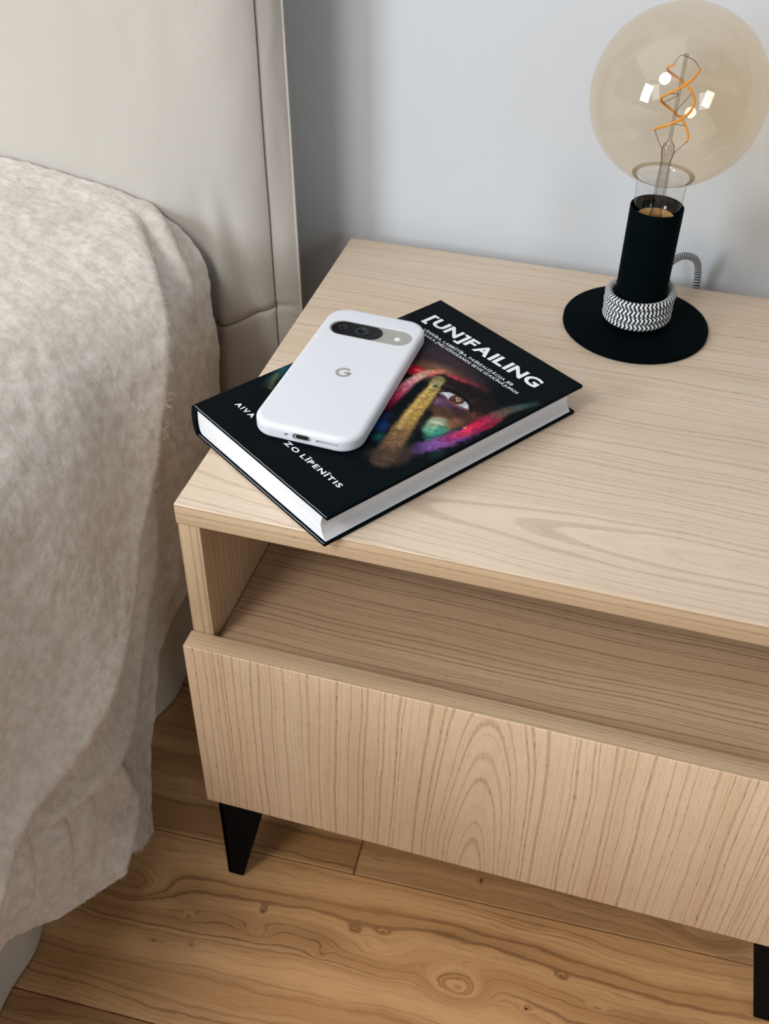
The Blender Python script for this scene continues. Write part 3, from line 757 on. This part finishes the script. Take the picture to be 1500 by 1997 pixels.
ts = np.linspace(0, 1, 12); ZZ, TT = np.meshgrid(zs, ts, indexing='ij')
grid_mesh('headboard_back', np.stack([edge_x(ZZ)-.045*TT**1.2, EY+.059*TT, ZZ], -1), bed, m_fab)
zz = np.linspace(-.40, .61, 200)
tube('corner_seam', np.stack([np.full(200, HX+.0002), hb_front(np.full(200, HX), zz)-.0003, zz], -1), .00045, bed, m_seam, 6)['label'] = 'dark stitched corner seam'
tube('piping', np.stack([edge_x(zz)+.0002, np.full(200, EY), zz], -1), .0010, bed, m_fab, 10)
xx = np.linspace(-.66, HX, 160)
tube('hem_seam', np.stack([xx, hb_front(xx, hemz(xx))-.0004, hemz(xx)], -1), .00045, bed, m_seam, 6)
tt = np.linspace(0, 1, 30); zz = -.050-.012*tt
tube('hem_seam', strip_pt(zz, tt)+np.array([.0002, -.0003, 0]), .00035, bed, m_fab, 6)
# skirt along the bed side
ys = np.concatenate([np.linspace(-1.95, -.61, 80), np.linspace(-.6, .305, 240)]); zs2 = np.linspace(FZ+.002, -.02, 60); YY, ZZ = np.meshgrid(ys, zs2, indexing='ij')
kz = np.clip((-.02-ZZ)/.4, 0, 1)
P = np.stack([-.128+kz*(.004+.0035*np.sin(YY*38+1)+.002*np.sin(YY*91)+.004*(vnoise(YY*14, ZZ*2+5, 31)-.5)), YY, ZZ], -1)
sk = grid_mesh('skirt', P, bed, m_fab2)
box('mattress', (-1.75, -.130, -1.95, .30, -.30, -.035), bed, m_fab2, .02, 3)
box('bed_frame', (-1.75, -.130, -1.95, .318, FZ+.001, -.301), bed, m_fab2)

# ------------------------------------------------------------------ fleece blanket
prof = np.array([(-1.78, .068), (-.68, .066), (-.30, .060), (-.25, .056), (-.205, .048), (-.16, .036), (-.136, .021), (-.119, .003), (-.109, -.02), (-.102, -.06), (-.097, -.12), (-.092, -.2), (-.082, -.3), (-.068, -.38), (-.06, -.46)])
pS = np.concatenate([[0], np.cumsum(np.hypot(*np.diff(prof, axis=0).T))]); pS -= pS[7]
td = np.linspace(pS[0], pS[-1], 2400)
px = np.interp(td, pS, prof[:, 0]); pz = np.interp(td, pS, prof[:, 1])
ker = np.exp(-np.linspace(-2.2, 2.2, 41)**2); ker /= ker.sum()
pad = lambda a: np.concatenate([2*a[0]-a[20:0:-1], a, 2*a[-1]-a[-2:-22:-1]])
px = np.convolve(pad(px), ker, 'valid'); pz = np.convolve(pad(pz), ker, 'valid')
gx, gz = np.gradient(px, td), np.gradient(pz, td)
edge = np.array([(-1.60, .3065), (-.060, .3065), (-.028, .3060), (-.004, .3045), (.012, .2985), (.039, .2835), (.089, .277), (.118, .272), (.162, .237), (.238, .147), (.261, .085), (.316, .053), (.361, .014), (.393, -.012)])
hemp = np.array([(-1.90, .27), (-.40, .268), (-.25, .255), (-.179, .284), (-.135, .326), (-.092, .345), (-.066, .352), (-.040, .372), (-.012, .393)])
creases = [
    # points (y, t), height of the ridge, ridge width, valley width, fade in, fade out
    ([(.290, -.085), (.282, -.055), (.252, -.03), (.202, .004), (.175, .031), (.151, .058), (.121, .09), (.096, .11), (.065, .132), (.036, .154), (.006, .17), (-.038, .189), (-.087, .2), (-.132, .201), (-.30, .21), (-.7, .22), (-1.3, .21), (-2.1, .22)], .030, .034, .020, .055, .0),
    ([(.155, .080), (.147, .095), (.117, .134), (.1, .166), (.079, .187), (.061, .211), (.038, .229), (.024, .239), (-.003, .252), (-.049, .257), (-.079, .247), (-.109, .238), (-.139, .225), (-.3, .232), (-.7, .24), (-1.3, .235), (-2.1, .24)], .026, .020, .014, .035, .0),
    ([(.185, .041), (.17, .071), (.162, .117), (.154, .155), (.132, .207), (.100, .250)], .014, .016, .012, .25, .2),
    ([(.312, -.052), (.285, -.024), (.261, .012), (.262, .040)], .016, .018, .014, .3, .3),
    ([(-.015, .262), (-.025, .286), (-.023, .328), (-.052, .339), (-.073, .348)], .016, .016, .016, .25, .0),
    ([(-.060, .258), (-.070, .275), (-.083, .300)], .010, .012, .010, .3, .4),
    ([(-.090, .242), (-.096, .262), (-.109, .300)], .010, .014, .010, .3, .3),
    ([(-.112, .230), (-.128, .250), (-.149, .290)], .010, .014, .012, .3, .2),
]
def poly_dist(Y, T_, pts):
    best = np.full(Y.shape, 1e9); sgn = np.ones(Y.shape); s_at = np.zeros(Y.shape)
    pts = catmull([p for p in pts], 5); seg = np.hypot(*np.diff(pts, axis=0).T); tot = seg.sum(); L = 0
    for i in range(len(pts)-1):
        a = pts[i]; e = pts[i+1]-a; l2 = e@e
        if l2 < 1e-12: continue
        t = np.clip(((Y-a[0])*e[0]+(T_-a[1])*e[1])/l2, 0, 1)
        dx = Y-a[0]-t*e[0]; dy = T_-a[1]-t*e[1]; dd = np.hypot(dx, dy)
        m = dd < best; best[m] = dd[m]; sgn[m] = np.sign(e[0]*dy-e[1]*dx)[m]; s_at[m] = ((L+t*seg[i])/tot)[m]; L += seg[i]
    return best*sgn, s_at
def folds(Y, T_):
    h = np.zeros(Y.shape)
    for pts, A_, wr, wv, fi, fo in creases:
        dd, s = poly_dist(Y, T_, pts)
        # in (y, t) travelling along the crease towards larger t / smaller y, the upper sheet lies at dd > 0 or < 0
        dd = -dd
        fade = np.ones(Y.shape)
        if fi > 0: fade *= sm(s, 0, fi)
        if fo > 0: fade *= 1-sm(s, 1-fo, 1)
        up = np.where(dd < 0, np.exp(-(-dd/wr)**1.3)*.75, 0)
        dn = np.where(dd >= 0, -np.exp(-(dd/wv)**1.3)*.25, 0)
        st_ = sm(dd, -.0050, .0050)          # rounded lip instead of a step
        prof_ = (1-st_)*np.where(dd < 0, np.exp(-(-np.minimum(dd, 0)/wr)**1.3)*.75, .75)+st_*np.where(dd >= 0, -np.exp(-(np.maximum(dd, 0)/wv)**1.3)*.38, -.38)
        h += A_*prof_*fade
    side = sm(T_, -.02, .08)
    # broad soft billows on the hanging part
    h += side*.009*np.sin(Y*30+T_*9+.6)*np.clip(1-(Y-.0)/.3, 0, 1)
    h += .006*(vnoise(Y*9+40, T_*7+10, 41)-.5)+.004*(vnoise(Y*26+4, T_*16+3, 42)-.5)
    h += .0016*(vnoise(Y*90+4, T_*90+3, 43)-.5)
    return h
def blanket_pts(Y, T_, extra=0.0):
    h = folds(Y, T_)+extra+.006
    x = np.interp(T_, td, px); z = np.interp(T_, td, pz)
    tx = np.interp(T_, td, gx); tz = np.interp(T_, td, gz); l = np.hypot(tx, tz); nx, nz = -tz/l, tx/l
    # corner of the blanket near the floor swings out
    return np.stack([x+nx*h, Y, z+nz*h], -1)
def soft(xs_, ys_, w):
    g_ = np.linspace(xs_[0], xs_[-1], 3000); v = np.interp(g_, xs_, ys_); n = max(3, int(w/(g_[1]-g_[0]))|1)
    k = np.hanning(n+2)[1:-1]; k /= k.sum(); h_ = n//2
    v = np.convolve(np.concatenate([2*v[0]-v[h_:0:-1], v, 2*v[-1]-v[-2:-h_-2:-1]]), k, 'valid'); return g_, v
eg, ev = soft(edge[:, 0], edge[:, 1], .030); hg, hv_ = soft(hemp[:, 0], hemp[:, 1], .030)
def yt(A_, B_):
    """unit square -> (y, t): a Coons patch between the headboard edge and the hem"""
    y0, y1, t0, t1, cy, ct = hg[0], ev[0], eg[0], hv_[0], hg[-1], eg[-1]
    rt = t0+(ct-t0)*B_; ry = np.interp(rt, eg, ev); hy = y0+(cy-y0)*A_; ht = np.interp(hy, hg, hv_)
    Y = (1-A_)*y0+A_*ry+(1-B_)*(y0+(y1-y0)*A_)+B_*hy-((1-A_)*y0+A_*(1-B_)*y1+A_*B_*cy)
    T_ = (1-A_)*(t0+(t1-t0)*B_)+A_*rt+(1-B_)*t0+B_*ht-((1-B_)*t0+(1-A_)*B_*t1+A_*B_*ct)
    return Y, T_
NA, NB = 800, 680
A_, B_ = np.meshgrid(1-(1-np.linspace(0, 1, NA))**1.9, 1-(1-np.linspace(0, 1, NB))**1.8, indexing='ij')
Y, T_ = yt(A_, B_)
# clumped pile relief
def clump(Y, T_):
    a = vnoise(Y*330+T_*120, T_*210-Y*60, 51); b = vnoise(Y*640+T_*200, T_*420, 52)
    return .0005*(a-.5)+.0004*(b-.5)
P = blanket_pts(Y, T_, clump(Y, T_))
# roll the border under
P = P.astype(np.float64)
g = G('fleece_base'); x, y, z = g.coords()
bl = g.noise(g.vec(g.mul(x, 120), g.mul(y, 120), g.mul(z, 120)), 1, 3, .6)
m_fleece = g.bsdf(g.mix(g.rng(bl, .3, .7), s2l((205, 195, 184)), s2l((222, 215, 206))), .95, 0, .1, bl, .5, .002, Sheen_Weight=.3)
bt_ = grid_mesh('blanket', P, None, m_fleece)
bt_['label'] = 'cream plush fleece blanket draped over the bed in folds'; bt_['category'] = 'blanket'
md = bt_.modifiers.new('thickness', 'SOLIDIFY'); md.thickness = .005; md.offset = -1
# pile: short hairs rooted on the blanket surface
rs = np.random.RandomState(5)
NH = 600000
# density follows what is near: more on the visible side
Ar = .66+.34*rs.rand(NH*2); Br = .58+.42*rs.rand(NH*2)
Yr, Tr = yt(Ar, Br)
okm = (Yr > -.36) & (Tr > -.28); pass
Yr, Tr = Yr[okm][:NH], Tr[okm][:NH]; NH = len(Yr)
e_ = .0006
P0 = blanket_pts(Yr, Tr, clump(Yr, Tr)); Pa = blanket_pts(Yr+e_, Tr, clump(Yr+e_, Tr)); Pb = blanket_pts(Yr, Tr+e_, clump(Yr, Tr+e_))
ty = (Pa-P0)/e_; tt_ = (Pb-P0)/e_
Nn = np.cross(ty, tt_); Nn /= np.maximum(np.linalg.norm(Nn, axis=1), 1e-9)[:, None]
ref = (blanket_pts(Yr, Tr, clump(Yr, Tr)+.002)-P0)/.002; dt_ = (Nn*ref).sum(1); Nn *= np.sign(dt_)[:, None]
gd = np.abs(dt_) > .38; Yr, Tr, P0, Nn, ty, tt_ = Yr[gd], Tr[gd], P0[gd], Nn[gd], ty[gd], tt_[gd]; NH = len(Yr)
ty /= np.linalg.norm(ty, axis=1)[:, None]; tt_ /= np.linalg.norm(tt_, axis=1)[:, None]
# lean: combed direction plus pull towards tuft centres (noise gradient)
fa = 2.4*vnoise(Yr*16+7, Tr*16+2, 61)-1.2+1.0*(vnoise(Yr*150+Tr*40, Tr*150, 62)-.5)
ly_, lt_ = -np.cos(fa), np.sin(fa)*.8+.25
s1 = 480
gy = vnoise(Yr*s1+.5, Tr*s1*.7, 63)-vnoise(Yr*s1-.5, Tr*s1*.7, 63); gt = vnoise(Yr*s1, Tr*s1*.7+.5, 63)-vnoise(Yr*s1, Tr*s1*.7-.5, 63)
ly_ = ly_*.75+gy*1.4+rs.normal(0, .35, NH); lt_ = lt_*.75+gt*1.4+rs.normal(0, .35, NH)
lean = ty*ly_[:, None]+tt_*lt_[:, None]
Lh = (.0022+.0052*vnoise(Yr*300+Tr*90, Tr*210-Yr*60, 66)+.0012*rs.rand(NH))[:, None]
S = [0, .4, .75, 1.0]
K = np.stack([P0-Nn*.0004+Lh*(Nn*(s*(1-.30*s))+lean*(.75*s*s)) for s in S], 1)
hc = bpy.data.hair_curves.new('pile'); hc.add_curves([4]*NH)
hc.attributes['position'].data.foreach_set('vector', K.reshape(-1).astype(np.float32))
ra = hc.attributes.get('radius') or hc.attributes.new('radius', 'FLOAT', 'POINT')
ra.data.foreach_set('value', np.tile(np.array([.00015, .00014, .00011, .00004], np.float32), NH))
g = G('fleece_pile'); x, y, z = g.coords()
bl = g.noise(g.vec(g.mul(x, 60), g.mul(y, 60), g.mul(z, 60)), 1, 3, .6)
m_pile = g.bsdf(g.mix(g.rng(bl, .3, .7), s2l((219, 205, 187)), s2l((236, 227, 214))), .9, 0, .15, Sheen_Weight=.2)
hc.materials.append(m_pile)
pile = bpy.data.objects.new('pile', hc); C.objects.link(pile); pile.parent = bt_; pile['kind'] = 'stuff'
